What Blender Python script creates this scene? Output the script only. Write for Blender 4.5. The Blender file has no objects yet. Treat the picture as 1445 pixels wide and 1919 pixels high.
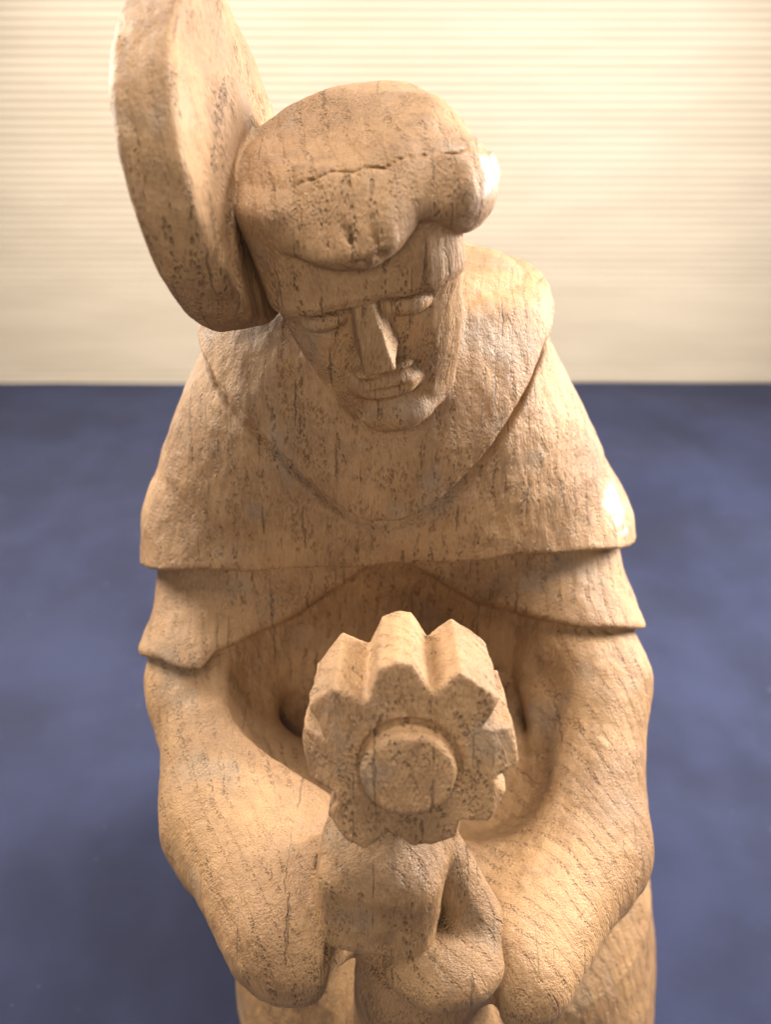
import bpy, math
import numpy as np
from mathutils import Vector, Matrix

# ------------------------------------------------------------------ camera, light, exposure
CM = 0.01
sc = bpy.context.scene
sc.render.engine = 'CYCLES'
sc.render.resolution_x, sc.render.resolution_y = 772, 1024
sc.cycles.use_adaptive_sampling = True
sc.cycles.adaptive_threshold = 0.02
sc.cycles.use_denoising = True
sc.cycles.max_bounces = 5
sc.cycles.diffuse_bounces = 3
sc.cycles.glossy_bounces = 2
sc.view_settings.view_transform = 'Standard'
sc.view_settings.look = 'None'
sc.view_settings.gamma = 1.0
sc.view_settings.exposure = 0.0

PITCH = 32.0
CAM = (0.0, -25.5, 36.0)
cd = bpy.data.cameras.new('camera')
cam = bpy.data.objects.new('camera', cd)
sc.collection.objects.link(cam)
cam.location = tuple(c * CM for c in CAM)
cam.rotation_euler = (math.radians(90 - PITCH), 0, 0)
cd.sensor_fit = 'VERTICAL'
cd.sensor_height = 24.0
cd.lens = 24.0 * 1600.0 / 1919.0
cd.clip_start = 0.005
cd.clip_end = 20
cd.dof.use_dof = True
cd.dof.focus_distance = 21.3 * CM
cd.dof.aperture_fstop = 7.5
sc.camera = cam

world = bpy.data.worlds.new('World')
sc.world = world
world.use_nodes = True
bg = world.node_tree.nodes['Background']
bg.inputs[0].default_value = (1.0, 0.96, 0.91, 1)
bg.inputs[1].default_value = 0.30


def area(name, loc, target, size, power, col):
    l = bpy.data.lights.new(name, 'AREA')
    l.shape = 'RECTANGLE'
    l.size, l.size_y = size[0] * CM, size[1] * CM
    l.energy = power
    l.color = col
    o = bpy.data.objects.new(name, l)
    sc.collection.objects.link(o)
    o.location = tuple(c * CM for c in loc)
    d = Vector(target) - Vector(loc)
    o.rotation_euler = d.to_track_quat('-Z', 'Y').to_euler()
    return o


area('window_light', (54, 14, 44), (0, -5, 25), (22, 34), 17.0, (1.0, 0.97, 0.92))
area('lamp_light', (-48, 26, 50), (0, -5, 22), (22, 26), 10.5, (1.0, 0.92, 0.79))
area('ceiling_light', (4, -4, 95), (0, -2, 10), (30, 30), 11.0, (1.0, 0.95, 0.87))
area('front_fill', (-14, -95, 62), (0, -6, 22), (60, 40), 5.6, (1.0, 0.95, 0.88))  # soft fill added behind the camera to lift the face and front surfaces

# ------------------------------------------------------------------ noise + distance field tools
rng = np.random.default_rng(7)
PERM = rng.random(4096).astype(np.float32)


def vnoise(x, y, z, seed=0):
    """smooth value noise in -1..1"""
    xi, yi, zi = np.floor(x), np.floor(y), np.floor(z)
    fx, fy, fz = x - xi, y - yi, z - zi
    xi, yi, zi = xi.astype(np.int64), yi.astype(np.int64), zi.astype(np.int64)
    fx, fy, fz = [f * f * f * (f * (f * 6 - 15) + 10) for f in (fx, fy, fz)]
    out = 0
    for a in (0, 1):
        wx = fx if a else 1 - fx
        for b in (0, 1):
            wy = fy if b else 1 - fy
            for c in (0, 1):
                wz = fz if c else 1 - fz
                h = ((xi + a) * 73856093 ^ (yi + b) * 19349663 ^ (zi + c) * 83492791 ^ (seed * 2654435)) & 0xFFFFFFF
                h = (h ^ (h >> 13)) * 1274126177 & 0xFFFFFFF
                out = out + wx * wy * wz * PERM[(h >> 7) & 4095]
    return out * 2 - 1


def smin(a, b, k):
    h = np.clip(0.5 + 0.5 * (b - a) / k, 0, 1)
    return b + (a - b) * h - k * h * (1 - h)


def smax(a, b, k):
    return -smin(-a, -b, k)


def ell(x, y, z, c, r):
    px, py, pz = x - c[0], y - c[1], z - c[2]
    k0 = np.sqrt((px / r[0]) ** 2 + (py / r[1]) ** 2 + (pz / r[2]) ** 2)
    k1 = np.sqrt((px / r[0] ** 2) ** 2 + (py / r[1] ** 2) ** 2 + (pz / r[2] ** 2) ** 2) + 1e-6
    return k0 * (k0 - 1) / k1


def cap(x, y, z, a, b, ra, rb):
    a, b = np.array(a, float), np.array(b, float)
    d = b - a
    t = np.clip(((x - a[0]) * d[0] + (y - a[1]) * d[1] + (z - a[2]) * d[2]) / (d @ d), 0, 1)
    return np.sqrt((x - a[0] - t * d[0]) ** 2 + (y - a[1] - t * d[1]) ** 2 + (z - a[2] - t * d[2]) ** 2) - (ra + (rb - ra) * t)


def box(x, y, z, c, s, r):
    qx, qy, qz = np.abs(x - c[0]) - s[0] + r, np.abs(y - c[1]) - s[1] + r, np.abs(z - c[2]) - s[2] + r
    return np.sqrt(np.maximum(qx, 0) ** 2 + np.maximum(qy, 0) ** 2 + np.maximum(qz, 0) ** 2) + np.minimum(np.maximum(qx, np.maximum(qy, qz)), 0) - r


def frame(rx, ry, rz):
    return np.array(Matrix.Rotation(math.radians(rz), 3, 'Z') @ Matrix.Rotation(math.radians(ry), 3, 'Y') @ Matrix.Rotation(math.radians(rx), 3, 'X'))


def local(x, y, z, c, R):
    px, py, pz = x - c[0], y - c[1], z - c[2]
    return [px * R[0, i] + py * R[1, i] + pz * R[2, i] for i in range(3)]


# ------------------------------------------------------------------ the carving as a distance field (centimetres)
HEAD_C = (-0.25, -4.1, 30.2)
HEAD_R = frame(16, -12, 0)
FLOWER_C = (0.5, -11.9, 21.7)
FLOWER_R = frame(-17, -2, 0)
LH_R = frame(0, 3, -8)

TZ = np.array([0, 3, 6, 8, 9.5, 11, 13, 16, 19, 21, 23, 25, 26.3, 27.3, 28.2, 29])
TW = np.array([9.0, 8.6, 8.1, 7.5, 6.8, 6.1, 6.0, 6.0, 6.2, 6.15, 5.5, 4.6, 3.9, 3.5, 3.05, 2.1])
TF = np.array([-11.5, -11.2, -10.3, -9.0, -7.8, -6.5, -5.0, -4.05, -3.7, -3.6, -3.45, -3.2, -2.85, -2.4, -1.8, -1.0])
TB = np.array([6, 6, 5.8, 5.6, 5.3, 5, 4.6, 4.3, 4.1, 3.9, 3.6, 3.3, 3.0, 2.8, 2.4, 1.5])
TX = np.array([2.5, 2.5, 2.4, 2.2, 1.8, 1.1, .5, .3, .05, 0, -.1, -.2, -.2, -.2, -.2, -.2])


def trunk(x, y, z):
    w = np.interp(z, TZ, TW)
    f = np.interp(z, TZ, TF)
    b = np.interp(z, TZ, TB)
    cx = np.interp(z, TZ, TX)
    cy, t = (f + b) / 2, (b - f) / 2
    n = 2.6
    k = ((np.abs(x - cx) / w) ** n + (np.abs(y - cy) / t) ** n + 1e-9) ** (1 / n)
    d = (k - 1) * np.minimum(w, t) * 0.9
    d = smax(d, z - 27.9, 0.5)
    return np.maximum(d, -z)


E1X = np.array([-9, -8, -4, 0, 1.5, 4, 8, 9])
E1Z = np.array([20.45, 20.5, 20.75, 21.1, 21.15, 21.2, 21.3, 21.35])
E2X = np.array([-9, -7.6, -6.6, -5.6, -3, -.3, .6, 2.9, 4.5, 6, 7.2, 8.6])
E2Z = np.array([18.2, 18.2, 18.15, 18.25, 19.6, 21.9, 21.9, 20.2, 19.7, 19.35, 19.3, 19.1])
VX0 = [-5.6, -5.2, -3.65, -2.26, -1.03, .03, 1.17, 2.5, 3.55, 4.3, 4.8]
VZ0 = [27.2, 26.6, 25.5, 24.05, 22.95, 22.65, 23.1, 24.3, 25.7, 26.8, 27.6]
VX = np.linspace(-6.5, 6, 200)
VZ = np.convolve(np.interp(np.linspace(-7.1, 6.6, 219), VX0, VZ0), np.ones(20) / 20, 'valid')


def field_head(x, y, z):
    X, Y, Z = local(x, y, z, HEAD_C, HEAD_R)
    X = X + 0.36 + 0.02 * Z
    ax = np.where(X > 0, X - 0.18 - 0.05 * np.clip(Z + 1.5, 0, 3), -X)
    # face block: planes that taper to the chin
    Z = np.where(Z < 0, Z * 0.93, Z)
    w = np.interp(Z, [-3.9, -3.1, -1.6, 0.2, 1.7], [1.15, 1.5, 1.92, 2.15, 2.2])
    fr = np.interp(Z, [-3.6, -2.6, -1.2, -0.25, 0.22, 0.32, 0.55, 1.8], [2.05, 2.12, 2.16, 2.12, 2.2, 2.58, 2.66, 2.5])
    side = (ax - w) * 0.93
    cheek = (ax * 0.62 - (Y + fr) * 0.78 - w * 0.62 + 0.42)
    face = smax(side, -(Y + fr) * 0.8, 0.3)
    face = smax(face, cheek * 0.9, 0.2)
    face = smax(face, -(Z + 3.8), 0.6)
    face = smax(face, Z - 3.0, 0.5)
    face = smax(face, Y - 1.8, 0.8)
    for s in (-1, 1):
        # hollow under the brow, lowered lid, cheek hollow beside the nose
        face = smax(face, -ell(X, Y, Z, (s * 0.98, -2.42, -0.02), (0.72, 0.38, 0.30)), 0.1)
        face = smin(face, ell(X, Y, Z, (s * 1.0, -2.02, -0.2), (0.58, 0.34, 0.26)), 0.06)
        face = smax(face, -cap(X, Y, Z, (s * 0.5, -2.26, -0.50), (s * 1.42, -2.1, -0.42), 0.07, 0.05), 0.06)
        face = smax(face, -ell(X, Y, Z, (s * 0.72, -2.45, -1.35), (0.38, 0.34, 0.95)), 0.25)
    # nose wedge
    t = np.clip((0.3 - Z) / 1.7, 0, 1)
    nw = 0.24 + 0.17 * t
    ny = -2.55 - 0.58 * t
    nose = smax(np.abs(X - 0.02) - nw - 0.22 * np.maximum(Y - ny, 0), ny - Y, 0.1)
    nose = smax(nose, np.maximum(Z - 0.5, -1.28 - Z + 0.25 * (Y + 3.1)), 0.1)
    nose = smax(nose, Y + 1.6, 0.1)
    face = smin(face, nose, 0.1)
    # moustache fold, lips, chin
    face = smin(face, ell(X, Y, Z, (0.34, -2.12, -1.66), (0.45, 0.3, 0.14)), 0.1)
    face = smin(face, ell(X, Y, Z, (-0.35, -2.22, -1.65), (0.42, 0.36, 0.18)), 0.1)
    face = smin(face, ell(X, Y, Z, (0, -2.14, -2.15), (0.9, 0.44, 0.40)), 0.2)
    face = smin(face, ell(X, Y, Z, (0, -2.0, -3.2), (0.95, 0.55, 0.5)), 0.25)
    face = smax(face, -cap(X, Y, Z, (-0.65, -2.54, -2.16), (0.65, -2.54, -2.12), 0.10, 0.10), 0.05)
    face = smax(face, -cap(X, Y, Z, (-0.6, -2.52, -2.62), (0.6, -2.52, -2.6), 0.14, 0.14), 0.15)
    return face * 0.95


def field_hair(x, y, z):
    X, Y, Z = local(x, y, z, HEAD_C, HEAD_R)
    # crown: a flattened dome
    crown = smin(ell(X, Y, Z, (0.0, 0.7, 1.7), (2.65, 2.35, 2.1)), box(X, Y, Z, (-0.05, 0.85, 1.6), (2.35, 2.0, 1.75), 1.3), 0.3)
    crown = smax(crown, (Z * 0.94 - Y * 0.28 + X * 0.06) - 2.98, 0.35)
    # fringe roll, lower edge scalloped
    lo = np.interp(X, [-2.8, -2.0, -1.1, 0.0, 0.7, 1.25, 1.75, 2.3, 2.9], [2.05, 1.95, 1.55, 1.32, 1.6, 2.0, 1.85, 1.4, 1.35])
    top = np.interp(X, [-2.8, 0, 2.9], [3.35, 3.4, 3.5])
    zc, hz = (lo + top) / 2, (top - lo) / 2
    sh = 0.62 * np.clip(Z - 2.0, 0, 2)
    rx, ry = 2.15 - 0.35 * sh, 2.3 - sh
    k0 = np.sqrt((X / rx) ** 2 + ((Y + 0.25) / ry) ** 2 + 1e-6)
    rd = (k0 - 1) * 2.2
    fr = (np.sqrt((np.maximum(rd, -0.2) / 0.84) ** 2 + (np.abs(Z - zc) / (hz + 0.05)) ** 2 + 1e-6) - 1) * 0.72
    fr = np.maximum(fr, Y - 1.6)
    bul = ell(X, Y, Z, (2.12, -1.15, 2.1), (0.98, 1.4, 1.05))
    hair = smin(fr, bul, 0.3)
    hair = smin(hair, crown, 0.12)
    for (x0, z0, x1, z1, r) in ((-0.35, 2.6, -0.05, 1.6, 0.07), (0.25, 2.6, 0.35, 1.7, 0.05), (-1.3, 2.5, -1.2, 1.7, 0.05)):
        hair = smax(hair, -cap(X, Y, Z, (x0, -2.85, z0 + 0.3), (x1, -3.3, z1), r, r), 0.12)
    # crown set back a little behind a split that runs along the fringe
    p = Z * 0.81 + Y * 0.59 - 1.35 + 0.05 * np.sin(X * 3.1) + 0.03 * np.sin(X * 9 + 1)
    hair = hair + 0.11 * np.clip(p / 0.1 + 0.5, 0, 1)
    hair = np.maximum(hair, -np.maximum(np.maximum(np.abs(p) - 0.03, -0.14 - hair), np.abs(X - 0.5) - 1.9))
    hair = smin(hair, box(X, Y, Z, (-2.4, 0.5, 1.5), (0.8, 1.3, 1.5), 0.4), 0.35)
    return hair


def field_disc(x, y, z):
    X, Y, Z = local(x, y, z, HEAD_C, HEAD_R)
    R, T = 3.65, 0.68
    a = math.radians(-7)
    X, Y = (X + 3.15) * math.cos(a) - (Y - 0.3) * math.sin(a) * -1, (Y - 0.3) * math.cos(a) - (X + 3.15) * math.sin(a)
    rr = np.sqrt(Y ** 2 + (Z - 2.85) ** 2)
    q0, q1 = rr - R + 0.2, np.abs(X) - T + 0.2
    d = np.sqrt(np.maximum(q0, 0) ** 2 + np.maximum(q1, 0) ** 2) + np.minimum(np.maximum(q0, q1), 0) - 0.2
    return d


STAR = []
for ang, tip, r in ((141, 12, 2.30), (95, 8, 2.26), (50, 12, 2.34), (8, 11, 2.26), (-31, 10, 2.14), (-76, 13, 2.02), (-128, 12, 2.28), (-177, 15, 2.24)):
    for da, rr in ((21, 1.72), (tip, r), (0, r * (1.03 if tip < 9 else 0.99)), (-tip, r), (-20.5, 1.72)):
        t = math.radians(ang + da)
        STAR.append((rr * math.cos(t), rr * math.sin(t) * (0.93 if math.sin(t) < 0 else 1.0)))


def field_flower(x, y, z):
    X, Y, Z = local(x, y, z, FLOWER_C, FLOWER_R)
    D = 1.45
    n = len(STAR)
    d2 = np.full(X.shape, 1e9)
    ins = np.zeros(X.shape, bool)
    for i in range(n):
        (ax, ay), (bx, by) = STAR[i], STAR[(i + 1) % n]
        ex, ey = bx - ax, by - ay
        wx, wy = X - ax, Z - ay
        t = np.clip((wx * ex + wy * ey) / (ex * ex + ey * ey), 0, 1)
        d2 = np.minimum(d2, (wx - ex * t) ** 2 + (wy - ey * t) ** 2)
        c = (ay > Z) != (by > Z)
        if ay != by:
            ins ^= c & (X < ax + ex * (Z - ay) / ey)
    st = np.sqrt(d2) * np.where(ins, -1, 1) - 0.06
    # the side teeth are cut back obliquely
    ext = np.maximum(np.abs(Y) - D, (-Y - D) + np.clip(-X - 1.45, 0, 2) * 1.1 + np.clip(X - 1.75, 0, 2) * 0.5)
    d = smax(st, ext, 0.10)
    rr = np.sqrt((X - 0.02) ** 2 + (Z - 0.0) ** 2)
    ring = np.sqrt((rr - 1.02) ** 2 + (Y + D) ** 2) - 0.1
    return smax(d, -ring, 0.03)


def field_boss(x, y, z):
    X, Y, Z = local(x, y, z, FLOWER_C, FLOWER_R)
    rr = np.sqrt(X ** 2 + (Z * 1.04) ** 2)
    d = smax(rr - 0.98, -(Y + 1.82), 0.05)
    d = smax(d, (rr - 0.98) * 0.7 - (Y + 1.75) * 0.7, 0.05)
    return np.maximum(d, Y + 1.1)


LSL = [((-5.3, -1.3, 19.6), 1.6), ((-5.8, -4.5, 16.3), 1.9), ((-4.3, -8.7, 14.9), 2.15), ((-2.3, -12.4, 15.35), 1.95)]
RSL = [((5.7, -1.3, 19.6), 1.6), ((6.65, -4.5, 16.3), 1.9), ((6.0, -8.6, 13.4), 1.95), ((3.6, -12.4, 13.5), 1.6)]


def sleeve(x, y, z, pts, k=0.9):
    d = None
    for (a, ra), (b, rb) in zip(pts[:-1], pts[1:]):
        c = cap(x, y, z, a, b, ra, rb)
        d = c if d is None else smin(d, c, k)
    return d


def near(fn, x, y, z, c, r):
    """evaluate fn only inside a bounding sphere; outside it the sphere's distance is enough"""
    sd = np.sqrt((x - c[0]) ** 2 + (y - c[1]) ** 2 + (z - c[2]) ** 2) - r
    m = sd < 0.7
    k = 3 if r > 6.5 else 5
    if not m.any():
        return [sd] * k
    if m.all():
        return fn(x, y, z)
    outs = []
    for v in fn(x[m], y[m], z[m]):
        o = sd.copy()
        o[m] = v
        outs.append(o)
    return outs


def field_all(x, y, z):
    """list of (name, distance) and the merged distance"""
    tr = trunk(x, y, z)
    ls = sleeve(x, y, z, LSL)
    rs = sleeve(x, y, z, RSL)
    # cuffs end in a slanting cut
    ls = smax(ls, (x + 1.35) * 0.93 - (z - 15) * 0.1 - (y + 12) * 0.05, 0.35)
    rs = smax(rs, -(x - 2.95) * 0.93 - (z - 14) * 0.06, 0.35)
    ls = smin(ls, smax(cap(x, y, z, (-3.6, -7.0, 14.0), (-2.0, -11.2, 14.9), 1.9, 1.8), x + 1.2, 0.4), 0.8)
    rs = smin(rs, cap(x, y, z, (4.2, -5.4, 12.0), (2.6, -10.6, 12.6), 2.3, 1.8), 0.8)
    arms = smin(ls, rs, 0.2)
    up = smin(tr, arms, 1.0)
    # column of cloth falling below the hands
    col = cap(x, y, z, (0.9, -11.6, 11.6), (1.4, -9.5, 4), 1.8, 2.6)
    robe = smin(tr, col, 1.2)
    robe = smin(robe, ell(x, y, z, (-0.2, -10.7, 13.8), (1.8, 1.1, 1.8)), 0.5)
    merged = smin(smin(robe, ls, 1.5), rs, 1.1)
    bowl = smin(ell(x, y, z, (0.4, -6.1, 17.9), (5.3, 3.1, 4.4)), ell(x, y, z, (2.6, -7.2, 16.4), (2.6, 2.5, 3.4)), 0.6)
    body = smax(merged, -bowl, 0.45)
    # mantle, cape and cowl: layers over the body
    chip = 0.05 * np.sin(x * 2.1 + y * .7) + 0.02 * np.sin(x * 5.3 - y * 2 + 1.3) + 0.008 * np.sin(x * 13 + y * 4)
    e2 = np.interp(x, E2X, E2Z) - 0.68 * np.clip(y + 5.6, 0, 5)
    mantle = smax(np.minimum(up, merged) - (0.55 - 0.13 * np.clip((np.abs(x - 0.2) - 3.8) / 2.6, 0, 1)), (e2 - z) * 0.8, 0.3)
    mantle = np.maximum(mantle, y - 5.5)
    e1 = np.interp(x, E1X, E1Z) - 0.6 * chip - 0.5 * np.clip(y + 4.3, 0, 5)
    cape = smax(np.minimum(up - 1.0, merged - 0.95), (e1 - z) * 0.9, 0.14)
    v = np.interp(x, VX, VZ)
    dv = (v - z) * 0.72
    cowl = smax(smax(tr - 1.28, z - 28.5, 0.35), dv, 0.12)
    groove = np.sqrt((dv - 0.08) ** 2 + (tr - 1.08) ** 2) - 0.3
    cape_g = smax(cape, -groove, 0.12)
    neck = cap(x, y, z, (-0.2, -3.2, 28.5), (-0.1, -1.5, 25), 1.9, 2.6)
    cowl = smin(cowl, neck, 0.5)
    head, hair, disc = near(lambda *p: (field_head(*p), field_hair(*p), field_disc(*p)), x, y, z, (-0.8, -4, 31.2), 7.2)

    def held(x, y, z):
        fl = field_flower(x, y, z)
        boss = field_boss(x, y, z)
        bx, by, bz = local(x, y, z, (-0.1, -12.6, 17.4), LH_R)
        lh = box(bx, by, bz, (0, 0, 0), (1.45, 1.28, 1.5), 0.6)
        lh = smax(lh, bx * 0.75 - by * 0.66 - 1.74, 0.2)
        lh = smin(lh, ell(x, y, z, (0.05, -12.3, 18.5), (1.2, 1.15, 1.0)), 0.8)
        lh = smin(lh, cap(x, y, z, (-0.1, -12.3, 17.4), (-2.6, -11.6, 15.8), 1.0, 1.1), 0.7)
        lh = smax(lh, 16.0 - z + 0.08 * x, 0.15)
        rh = ell(x, y, z, (1.42, -13.5, 15.5), (1.5, 1.2, 0.95))
        rh = smin(rh, cap(x, y, z, (2.3, -12.8, 16.1), (1.2, -12.1, 18.3), 0.65, 0.55), 0.4)
        stem = cap(x, y, z, (0.55, -11.9, 20.2), (0.75, -11.9, 16.9), 0.8, 1.0)
        stem = smin(stem, ell(x, y, z, (1.35, -11.9, 18.9), (0.45, 0.5, 0.5)), 0.1)
        return fl, boss, lh, rh, stem
    fl, boss, lh, rh, stem = near(held, x, y, z, (0.4, -12.2, 18.6), 6.0)
    comps = [('robe', robe), ('sleeve', ls), ('sleeve2', rs), ('mantle', mantle), ('cape', cape_g), ('cowl', cowl), ('head', head),
             ('hair', hair), ('halo', disc), ('flower', fl), ('boss', boss), ('hand', lh), ('hand2', rh), ('stem', stem)]
    d = body
    d = smin(d, mantle, 0.06)
    d = smin(d, cape_g, 0.06)
    d = smin(d, cowl, 0.06)
    h = smin(head, hair, 0.08)
    h = smin(h, disc, 0.12)
    d = smin(d, h, 0.15)
    hs = smin(smin(lh, rh, 0.12), stem, 0.25)
    f = smin(fl, boss, 0.03)
    hs = smin(hs, f, 0.12)
    d = smin(d, hs, 0.08)
    # cuffs: the crease between sleeve and hand
    for a, b in (((-1.62, -12.3, 17.7), (-1.3, -13.9, 15.9)), ((2.95, -12.7, 16.1), (3.0, -14.2, 14.3))):
        d = smax(d, -cap(x, y, z, a, b, 0.1, 0.16), 0.15)
    d = np.maximum(d, -z)
    return comps, d


# ------------------------------------------------------------------ sparse surface nets
def polygonise(fn, lo, hi, h, B=8):
    bs = B * h
    lo = np.array(lo, float)
    nb = np.ceil((np.array(hi) - lo) / bs).astype(int)
    g = np.stack(np.meshgrid(*[np.arange(n) for n in nb], indexing='ij'), -1).reshape(-1, 3)
    c = lo + (g + 0.5) * bs
    dc = np.abs(np.concatenate([fn(*q.T)[1] for q in np.array_split(c, max(1, len(c) // 200000))]))
    act = g[dc < bs * 0.87 * 1.3 + 0.06]
    act = act[np.lexsort((act[:, 0], act[:, 1], act[:, 2]))]
    off = np.arange(B + 1)
    loc = np.stack(np.meshgrid(off, off, off, indexing='ij'), -1)
    N = np.array(nb) * B + 2
    V, K, EQ = [], [], [[], [], []]
    for blk in np.array_split(act, max(1, len(act) // 200)):
        base = blk * B
        gi = base[:, None, None, None, :] + loc[None]
        P = (lo + gi * h).astype(np.float32)
        s = P.shape[:-1]
        F = fn(P[..., 0].ravel(), P[..., 1].ravel(), P[..., 2].ravel())[1].reshape(s)
        S = F < 0
        cs = np.zeros((len(blk), B, B, B), np.int8)
        for a in (0, 1):
            for b in (0, 1):
                for e in (0, 1):
                    cs += S[:, a:a + B, b:b + B, e:e + B]
        bi, ci, cj, ck = np.nonzero((cs > 0) & (cs < 8))
        acc = np.zeros((len(bi), 3))
        cnt = np.zeros(len(bi))
        for ax in range(3):
            o1, o2 = [q for q in range(3) if q != ax]
            for u in (0, 1):
                for w in (0, 1):
                    p0 = [0, 0, 0]
                    p0[o1], p0[o2] = u, w
                    p1 = list(p0)
                    p1[ax] = 1
                    f0 = F[bi, ci + p0[0], cj + p0[1], ck + p0[2]]
                    f1 = F[bi, ci + p1[0], cj + p1[1], ck + p1[2]]
                    m = (f0 < 0) != (f1 < 0)
                    t = np.where(m, f0 / np.where(m, f0 - f1, 1), 0)
                    pt = np.tile(np.array(p0, float), (len(bi), 1))
                    pt[:, ax] = t
                    acc += pt * m[:, None]
                    cnt += m
        cell = base[bi] + np.stack([ci, cj, ck], -1)
        V.append(lo + (cell + acc / cnt[:, None]) * h)
        K.append((cell[:, 0].astype(np.int64) * N[1] + cell[:, 1]) * N[2] + cell[:, 2])
        for ax in range(3):
            sl0 = [slice(None)] + [slice(0, B)] * 3
            sl1 = [slice(None)] + [slice(0, B)] * 3
            sl1[ax + 1] = slice(1, B + 1)
            a0, a1 = S[tuple(sl0)], S[tuple(sl1)]
            q = np.argwhere(a0 != a1)
            EQ[ax].append(np.concatenate([base[q[:, 0]] + q[:, 1:], a0[tuple(q.T)][:, None]], 1))
    V = np.concatenate(V)
    K = np.concatenate(K)
    order = np.argsort(K)
    Ks = K[order]
    quads = []
    for ax in range(3):
        e = np.concatenate(EQ[ax])
        o1, o2 = [(1, 2), (2, 0), (0, 1)][ax]
        idx = []
        ok = np.ones(len(e), bool)
        for (u, w) in ((1, 1), (0, 1), (0, 0), (1, 0)):
            cidx = e[:, :3].copy()
            cidx[:, o1] -= u
            cidx[:, o2] -= w
            key = (cidx[:, 0].astype(np.int64) * N[1] + cidx[:, 1]) * N[2] + cidx[:, 2]
            p = np.clip(np.searchsorted(Ks, key), 0, len(Ks) - 1)
            ok &= Ks[p] == key
            idx.append(order[p])
        q = np.stack(idx, 1)
        q[e[:, 3] == 0] = q[e[:, 3] == 0][:, ::-1]
        quads.append(q[ok])
    return V, np.concatenate(quads)


def vnormals(V, Q):
    fn = np.cross(V[Q[:, 2]] - V[Q[:, 0]], V[Q[:, 3]] - V[Q[:, 1]])
    n = np.zeros_like(V)
    for i in range(4):
        for a in range(3):
            n[:, a] += np.bincount(Q[:, i], fn[:, a], len(V))
    return n / (np.linalg.norm(n, axis=1, keepdims=True) + 1e-12)


def mesh_from(name, V, Q, N=None):
    me = bpy.data.meshes.new(name)
    me.vertices.add(len(V))
    me.vertices.foreach_set('co', (V * CM).astype(np.float32).ravel())
    k = Q.shape[1]
    me.loops.add(Q.size)
    me.loops.foreach_set('vertex_index', Q.astype(np.int32).ravel())
    me.polygons.add(len(Q))
    me.polygons.foreach_set('loop_start', np.arange(0, Q.size, k, dtype=np.int32))
    me.polygons.foreach_set('use_smooth', np.ones(len(Q), bool))
    me.update(calc_edges=True)
    if N is not None:
        me.normals_split_custom_set_from_vertices(N.tolist())
    return me


# ------------------------------------------------------------------ materials
class NT:
    def __init__(self, name):
        self.m = bpy.data.materials.new(name)
        self.m.use_nodes = True
        self.t = self.m.node_tree
        self.t.nodes.clear()

    def n(self, typ, ins=None, **kw):
        nd = self.t.nodes.new(typ)
        for k, v in kw.items():
            setattr(nd, k, v)
        for k, v in (ins or {}).items():
            if isinstance(v, bpy.types.NodeSocket):
                self.t.links.new(v, nd.inputs[k])
            else:
                nd.inputs[k].default_value = v
        return nd

    def math(self, op, a, b=0.0, c=0.0, clamp=False):
        nd = self.n('ShaderNodeMath', {0: a, 1: b, 2: c}, operation=op)
        nd.use_clamp = clamp
        return nd.outputs[0]

    def scale(self, vec, s):
        return self.n('ShaderNodeVectorMath', {0: vec, 1: s}, operation='MULTIPLY').outputs[0]

    def noise(self, vec, scale, detail=2.0, rough=0.5, out=0):
        return self.n('ShaderNodeTexNoise', {'Vector': vec, 'Scale': scale, 'Detail': detail, 'Roughness': rough}).outputs[out]

    def ramp(self, fac, a, b):
        return self.n('ShaderNodeMapRange', {0: fac, 1: a, 2: b, 3: 0.0, 4: 1.0}, interpolation_type='SMOOTHSTEP').outputs[0]

    def mix(self, fac, a, b):
        nd = self.t.nodes.new('ShaderNodeMix')
        nd.data_type = 'RGBA'
        for s, v in ((nd.inputs[0], fac), (nd.inputs[6], a), (nd.inputs[7], b)):
            if isinstance(v, bpy.types.NodeSocket):
                self.t.links.new(v, s)
            else:
                s.default_value = v if not isinstance(v, tuple) or len(v) == 4 else (*v, 1)
        return nd.outputs[2]

    def done(self, col, rough, normal=None, **extra):
        b = self.n('ShaderNodeBsdfPrincipled', {'Base Color': col, 'Roughness': rough})
        for k, v in extra.items():
            b.inputs[k.replace('_', ' ')].default_value = v
        if normal is not None:
            self.t.links.new(normal, b.inputs['Normal'])
        o = self.t.nodes.new('ShaderNodeOutputMaterial')
        self.t.links.new(b.outputs[0], o.inputs[0])
        return self.m


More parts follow.
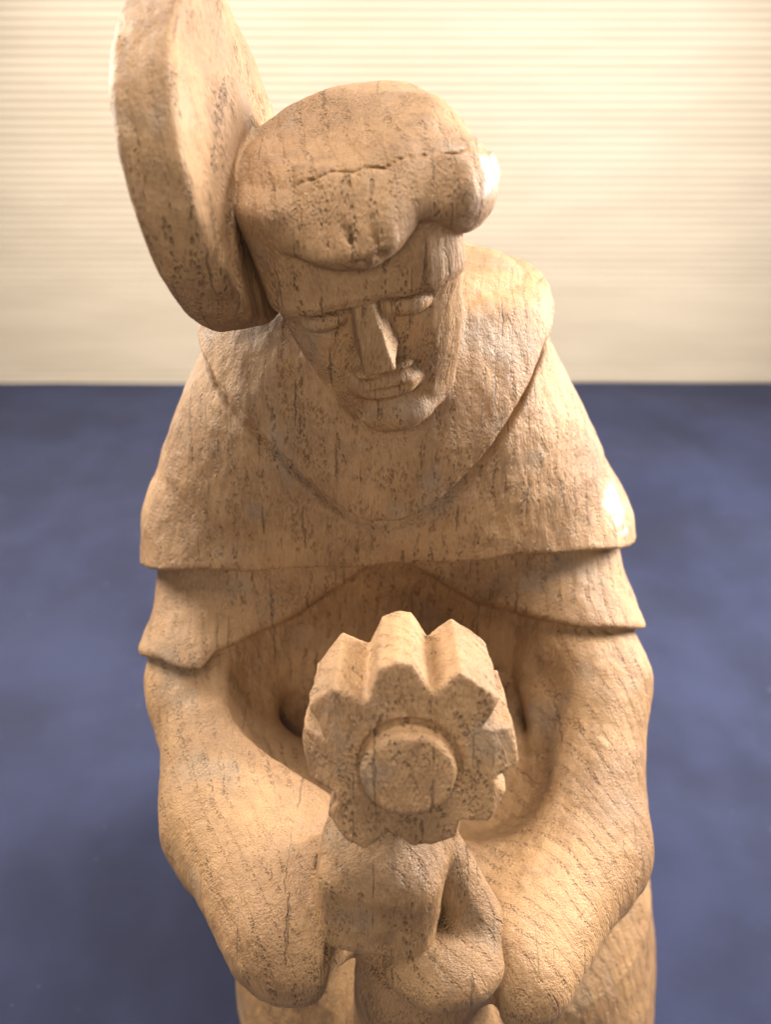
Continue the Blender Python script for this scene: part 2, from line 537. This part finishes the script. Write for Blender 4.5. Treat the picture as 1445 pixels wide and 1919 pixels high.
def wood_material():
    w = NT('weathered oak')
    tc = w.n('ShaderNodeTexCoord').outputs['Object']
    P = w.scale(tc, (100, 100, 100))                       # centimetres
    warp = w.n('ShaderNodeVectorMath', {0: w.noise(P, 0.35, 2, out=1), 1: (0.5, 0.5, 0.5)}, operation='SUBTRACT').outputs[0]
    Pw = w.n('ShaderNodeVectorMath', {0: warp, 1: (0.8, 0.8, 0.8), 2: P}, operation='MULTIPLY_ADD').outputs[0]
    # growth rings round a pith far to the side
    d = w.n('ShaderNodeVectorMath', {0: w.n('ShaderNodeVectorMath', {0: Pw, 1: (13, -2, 0)}, operation='SUBTRACT').outputs[0], 1: (1, 1, 0.10)}, operation='MULTIPLY').outputs[0]
    q = w.n('ShaderNodeVectorMath', {0: d}, operation='LENGTH').outputs['Value']
    ring = w.math('FRACT', w.math('MULTIPLY_ADD', w.noise(P, 0.5, 2), 0.9, w.math('MULTIPLY', q, 2.3)))
    early = w.math('MULTIPLY', w.ramp(ring, 0.0, 0.10), w.math('SUBTRACT', 1.0, w.ramp(ring, 0.22, 0.5)))
    # pores: short tubes along the grain, in rows
    vor = w.n('ShaderNodeTexVoronoi', {'Vector': w.scale(Pw, (12.5, 12.5, 4.2)), 'Scale': 1.0, 'Randomness': 1.0}).outputs['Distance']
    pore = w.math('SUBTRACT', 1.0, w.ramp(vor, 0.22, 0.48))
    vor2 = w.n('ShaderNodeTexVoronoi', {'Vector': w.scale(Pw, (19, 19, 4.5)), 'Scale': 1.0, 'Randomness': 1.0}).outputs['Distance']
    pore2 = w.math('SUBTRACT', 1.0, w.ramp(vor2, 0.15, 0.4))
    patch = w.ramp(w.noise(P, 0.8, 3), 0.42, 0.66)
    pore = w.math('MULTIPLY', pore, w.math('MULTIPLY', early, w.math('MULTIPLY_ADD', patch, 0.85, 0.15)))
    pore2 = w.math('MULTIPLY', pore2, w.ramp(w.noise(P, 1.3, 3), 0.45, 0.65))
    fib = w.noise(w.scale(Pw, (9, 9, 0.9)), 2.2, 4, 0.6)
    cross = w.noise(w.scale(Pw, (2.2, 11, 11)), 1.0, 3, 0.6)
    fine = w.noise(w.scale(P, (26, 26, 6)), 1.0, 3, 0.6)
    lump = w.noise(w.scale(P, (1, 1, 0.6)), 1.8, 4, 0.52)

    # seasoning checks: short splits lying in planes along the grain
    def checks(scale, seed, thick, share):
        Ps = w.n('ShaderNodeVectorMath', {0: w.scale(P, scale), 1: (seed, seed * 1.7, seed * .6)}, operation='ADD').outputs[0]
        v = w.n('ShaderNodeTexVoronoi', {'Vector': Ps, 'Scale': 1.0, 'Randomness': 1.0})
        dl = w.n('ShaderNodeSeparateXYZ', {0: w.n('ShaderNodeVectorMath', {0: Ps, 1: v.outputs['Position']}, operation='SUBTRACT').outputs[0]}).outputs
        wig = w.math('MULTIPLY', w.math('SUBTRACT', w.noise(P, 4.5, 3), 0.5), 0.16)
        ax = w.math('ABSOLUTE', w.math('ADD', dl[0], wig))
        taper = w.math('SUBTRACT', 1.0, w.ramp(w.math('ABSOLUTE', dl[2]), 0.05, 0.45))
        pick = w.math('LESS_THAN', w.n('ShaderNodeSeparateXYZ', {0: v.outputs['Color']}).outputs[0], share)
        line = w.math('SUBTRACT', 1.0, w.ramp(w.math('DIVIDE', ax, w.math('MULTIPLY_ADD', taper, thick, 0.0005)), 0.4, 1.0))
        return w.math('MULTIPLY', w.math('MULTIPLY', line, pick), w.ramp(taper, 0.05, 0.3))
    crack = w.math('MAXIMUM', checks((0.9, 0.6, 0.55), 3.3, 0.030, 0.2), checks((2.4, 1.2, 0.9), 11.7, 0.032, 0.10))
    h = w.math('MULTIPLY', fib, 0.5)
    h = w.math('MULTIPLY_ADD', cross, 0.18, h)
    h = w.math('MULTIPLY_ADD', fine, 0.2, h)
    h = w.math('MULTIPLY_ADD', lump, 0.8, h)
    h = w.math('MULTIPLY_ADD', pore, -0.9, h)
    h = w.math('MULTIPLY_ADD', pore2, -0.4, h)
    h = w.math('MULTIPLY_ADD', early, -0.12, h)
    h = w.math('MULTIPLY_ADD', crack, -1.5, h)
    bump = w.n('ShaderNodeBump', {'Strength': 1.0, 'Distance': 0.001, 'Height': h}).outputs[0]
    big = w.noise(P, 0.28, 4, 0.6)
    col = w.mix(w.ramp(big, 0.38, 0.62), (0.300, 0.164, 0.069), (0.196, 0.100, 0.041))
    col = w.mix(w.math('MULTIPLY', w.ramp(fib, 0.42, 0.75), 0.45), col, (0.395, 0.230, 0.102))
    col = w.mix(w.math('MULTIPLY', w.ramp(w.noise(w.scale(P, (1, 1, 0.5)), 0.9, 5, 0.65), 0.52, 0.75), 0.65), col, (0.13, 0.064, 0.030))
    col = w.mix(w.math('MULTIPLY', w.math('SUBTRACT', 1.0, w.ramp(fib, 0.30, 0.48)), 0.3), col, (0.15, 0.074, 0.030))
    col = w.mix(w.math('MULTIPLY', early, 0.14), col, (0.26, 0.14, 0.06))
    col = w.mix(w.math('MULTIPLY', pore, 0.28), col, (0.19, 0.092, 0.03))
    col = w.mix(w.math('MULTIPLY', pore2, 0.45), col, (0.20, 0.10, 0.035))
    col = w.mix(w.math('MULTIPLY', crack, 0.45), col, (0.08, 0.04, 0.018))
    col = w.mix(w.math('MULTIPLY', w.ramp(fine, 0.45, 0.75), 0.30), col, (0.40, 0.238, 0.112))
    col = w.mix(w.math('MULTIPLY', w.ramp(cross, 0.55, 0.78), 0.30), col, (0.20, 0.105, 0.05))
    # grey handling stains
    st = w.ramp(w.noise(P, 0.42, 3, 0.5), 0.57, 0.70)
    col = w.mix(w.math('MULTIPLY', st, 0.33), col, (0.18, 0.15, 0.115))
    rough = w.math('MULTIPLY_ADD', w.noise(P, 0.5, 3), 0.30, 0.46)
    m = w.done(col, rough, bump, Coat_Roughness=0.3)
    # spots polished by handling: end of the hair roll, corner of the cape
    pol = None
    for c, r in (((2.5, -5.7, 32.2), 1.9), ((7.9, -2.6, 22.0), 1.4)):
        dd = w.n('ShaderNodeVectorMath', {0: P, 1: c}, operation='DISTANCE').outputs['Value']
        m1 = w.math('SUBTRACT', 1.0, w.ramp(dd, r * 0.5, r))
        pol = m1 if pol is None else w.math('MAXIMUM', pol, m1)
    pol = w.math('MULTIPLY', pol, 0.9)
    w.t.links.new(pol, [n for n in w.t.nodes if n.type == 'BSDF_PRINCIPLED'][0].inputs['Coat Weight'])
    return m


def cloth_material():
    w = NT('blue cotton')
    tc = w.n('ShaderNodeTexCoord').outputs['Object']
    P = w.scale(tc, (100, 100, 100))
    wx = w.n('ShaderNodeTexWave', {'Vector': P, 'Scale': 6.0, 'Distortion': 0.6}, bands_direction='X').outputs['Fac']
    wy = w.n('ShaderNodeTexWave', {'Vector': P, 'Scale': 6.0, 'Distortion': 0.6}, bands_direction='Y').outputs['Fac']
    weave = w.math('ADD', wx, wy)
    h = w.math('MULTIPLY_ADD', w.noise(P, 0.25, 4), 1.0, w.math('MULTIPLY', weave, 0.1))
    bump = w.n('ShaderNodeBump', {'Strength': 0.6, 'Distance': 0.003, 'Height': h}).outputs[0]
    col = w.mix(w.ramp(w.noise(P, 0.12, 4, 0.6), 0.3, 0.7), (0.006, 0.009, 0.033), (0.015, 0.020, 0.058))
    lint = w.ramp(w.noise(P, 2.2, 1), 0.78, 0.82)
    col = w.mix(w.math('MULTIPLY', lint, 0.12), col, (0.4, 0.4, 0.5))
    return w.done(col, 0.9, bump, Sheen_Weight=0.0)


def backdrop_material():
    w = NT('cream corrugated card')
    tc = w.n('ShaderNodeTexCoord').outputs['Object']
    P = w.scale(tc, (100, 100, 100))
    col = w.mix(w.ramp(w.noise(w.scale(P, (0.3, 1, 2)), 0.3, 4), 0.3, 0.7), (0.42, 0.348, 0.266), (0.38, 0.314, 0.238))
    return w.done(col, 0.7)


WOOD = wood_material()
CLOTH = cloth_material()
BACK = backdrop_material()


def obj(name, me, mat, parent=None):
    o = bpy.data.objects.new(name, me)
    sc.collection.objects.link(o)
    me.materials.append(mat)
    if parent is not None:
        o.parent = parent
    return o


# ------------------------------------------------------------------ setting: cloth and backdrop
BY = 58.0
nx, ny = 220, 200
gx, gy = np.meshgrid(np.linspace(-110, 110, nx), np.linspace(-45, BY - 0.4, ny), indexing='ij')
gz = 0.9 * np.abs(vnoise(gx * 0.05 + gy * 0.03, gy * 0.06 - gx * 0.02, gx * 0, 21)) + 0.45 * vnoise(gx * 0.07 + 3, gy * 0.07, gx * 0, 3) + 0.25 * vnoise(gx * 0.2 + gy * 0.1, gy * 0.16 - gx * .1, gx * 0, 5)
r = np.sqrt((gx - 1.8) ** 2 + (gy + 2.5) ** 2)
gz = gz * np.clip((r - 11) / 8, 0, 1) * np.clip((BY - gy) / 10, 0.15, 1)
gz = np.where(r < 14, np.minimum(gz, 0), gz) - 0.02
V = np.stack([gx.ravel(), gy.ravel(), gz.ravel()], 1)
ii = np.arange(nx * ny).reshape(nx, ny)
Q = np.stack([ii[:-1, :-1].ravel(), ii[1:, :-1].ravel(), ii[1:, 1:].ravel(), ii[:-1, 1:].ravel()], 1)
cloth = obj('tablecloth', mesh_from('tablecloth', V, Q), CLOTH)
cloth['label'] = 'plain navy blue cloth spread under the carving up to the backdrop'
cloth['category'] = 'cloth'

# ribbed cream sheet standing behind
pz = np.arange(-2.0, 75.0, 0.7 / 8)
px = np.linspace(-120, 120, 60)
gx, gz = np.meshgrid(px, pz, indexing='ij')
gy = BY + 0.045 * np.cos(2 * np.pi * (gz / 0.7 + 0.0025 * gx)) + 0.25 * vnoise(gx * .02, gz * .03, gx * 0, 9)
V = np.stack([gx.ravel(), gy.ravel(), gz.ravel()], 1)
n0 = len(V)
V = np.concatenate([V, V + np.array([0, 0.5, 0])])
ii = np.arange(n0).reshape(len(px), len(pz))
Qf = np.stack([ii[:-1, :-1].ravel(), ii[1:, :-1].ravel(), ii[1:, 1:].ravel(), ii[:-1, 1:].ravel()], 1)
back = obj('backdrop', mesh_from('backdrop', V, np.concatenate([Qf, Qf[:, ::-1] + n0])), BACK)
back['kind'] = 'structure'

# ------------------------------------------------------------------ the carving
H = 0.05  # centimetres per cell
V, Q = polygonise(field_all, (-10.2, -15.5, -0.2), (12.2, 7.5, 36.4), H)
N = vnormals(V, Q)
x, y, z = V.T
# knife facets, worn lumps and raised grain
dsp = 0.03 * vnoise(x * .7, y * .7, z * .5, 11) + 0.03 * vnoise(x * 1.7, y * 1.7, z * 1.2, 12) + 0.016 * vnoise(x * 4, y * 4, z * 2, 13)
dsp += 0.010 * vnoise(x * 8, y * 8, z * 2.2, 14)
dsp *= np.clip(z / 1.0, 0, 1)
V = V + N * dsp[:, None]
N = vnormals(V, Q)
cf = V[Q].mean(1)
comps, _ = field_all(*cf.T)
lab = np.argmin(np.stack([c[1] for c in comps]), 0)
names = [c[0] for c in comps]

statue = bpy.data.objects.new('wooden_statue', None)
sc.collection.objects.link(statue)
statue['label'] = 'carved brown wooden figure with bowed head, large disc beside it, holding a star block'
statue['category'] = 'statue'
PARENT = {'hair': 'head', 'boss': 'flower'}
FINAL = {'sleeve2': 'sleeve', 'hand2': 'hand', 'flower': 'star_block', 'halo': 'disc'}
objs = {}
for i, nm in enumerate(names):
    m = lab == i
    if not m.any():
        continue
    q = Q[m]
    u, inv = np.unique(q, return_inverse=True)
    me = mesh_from(FINAL.get(nm, nm), V[u], inv.reshape(q.shape), N[u])
    objs[nm] = obj(FINAL.get(nm, nm), me, WOOD, objs.get(PARENT.get(nm), statue))
print('statue quads', len(Q))
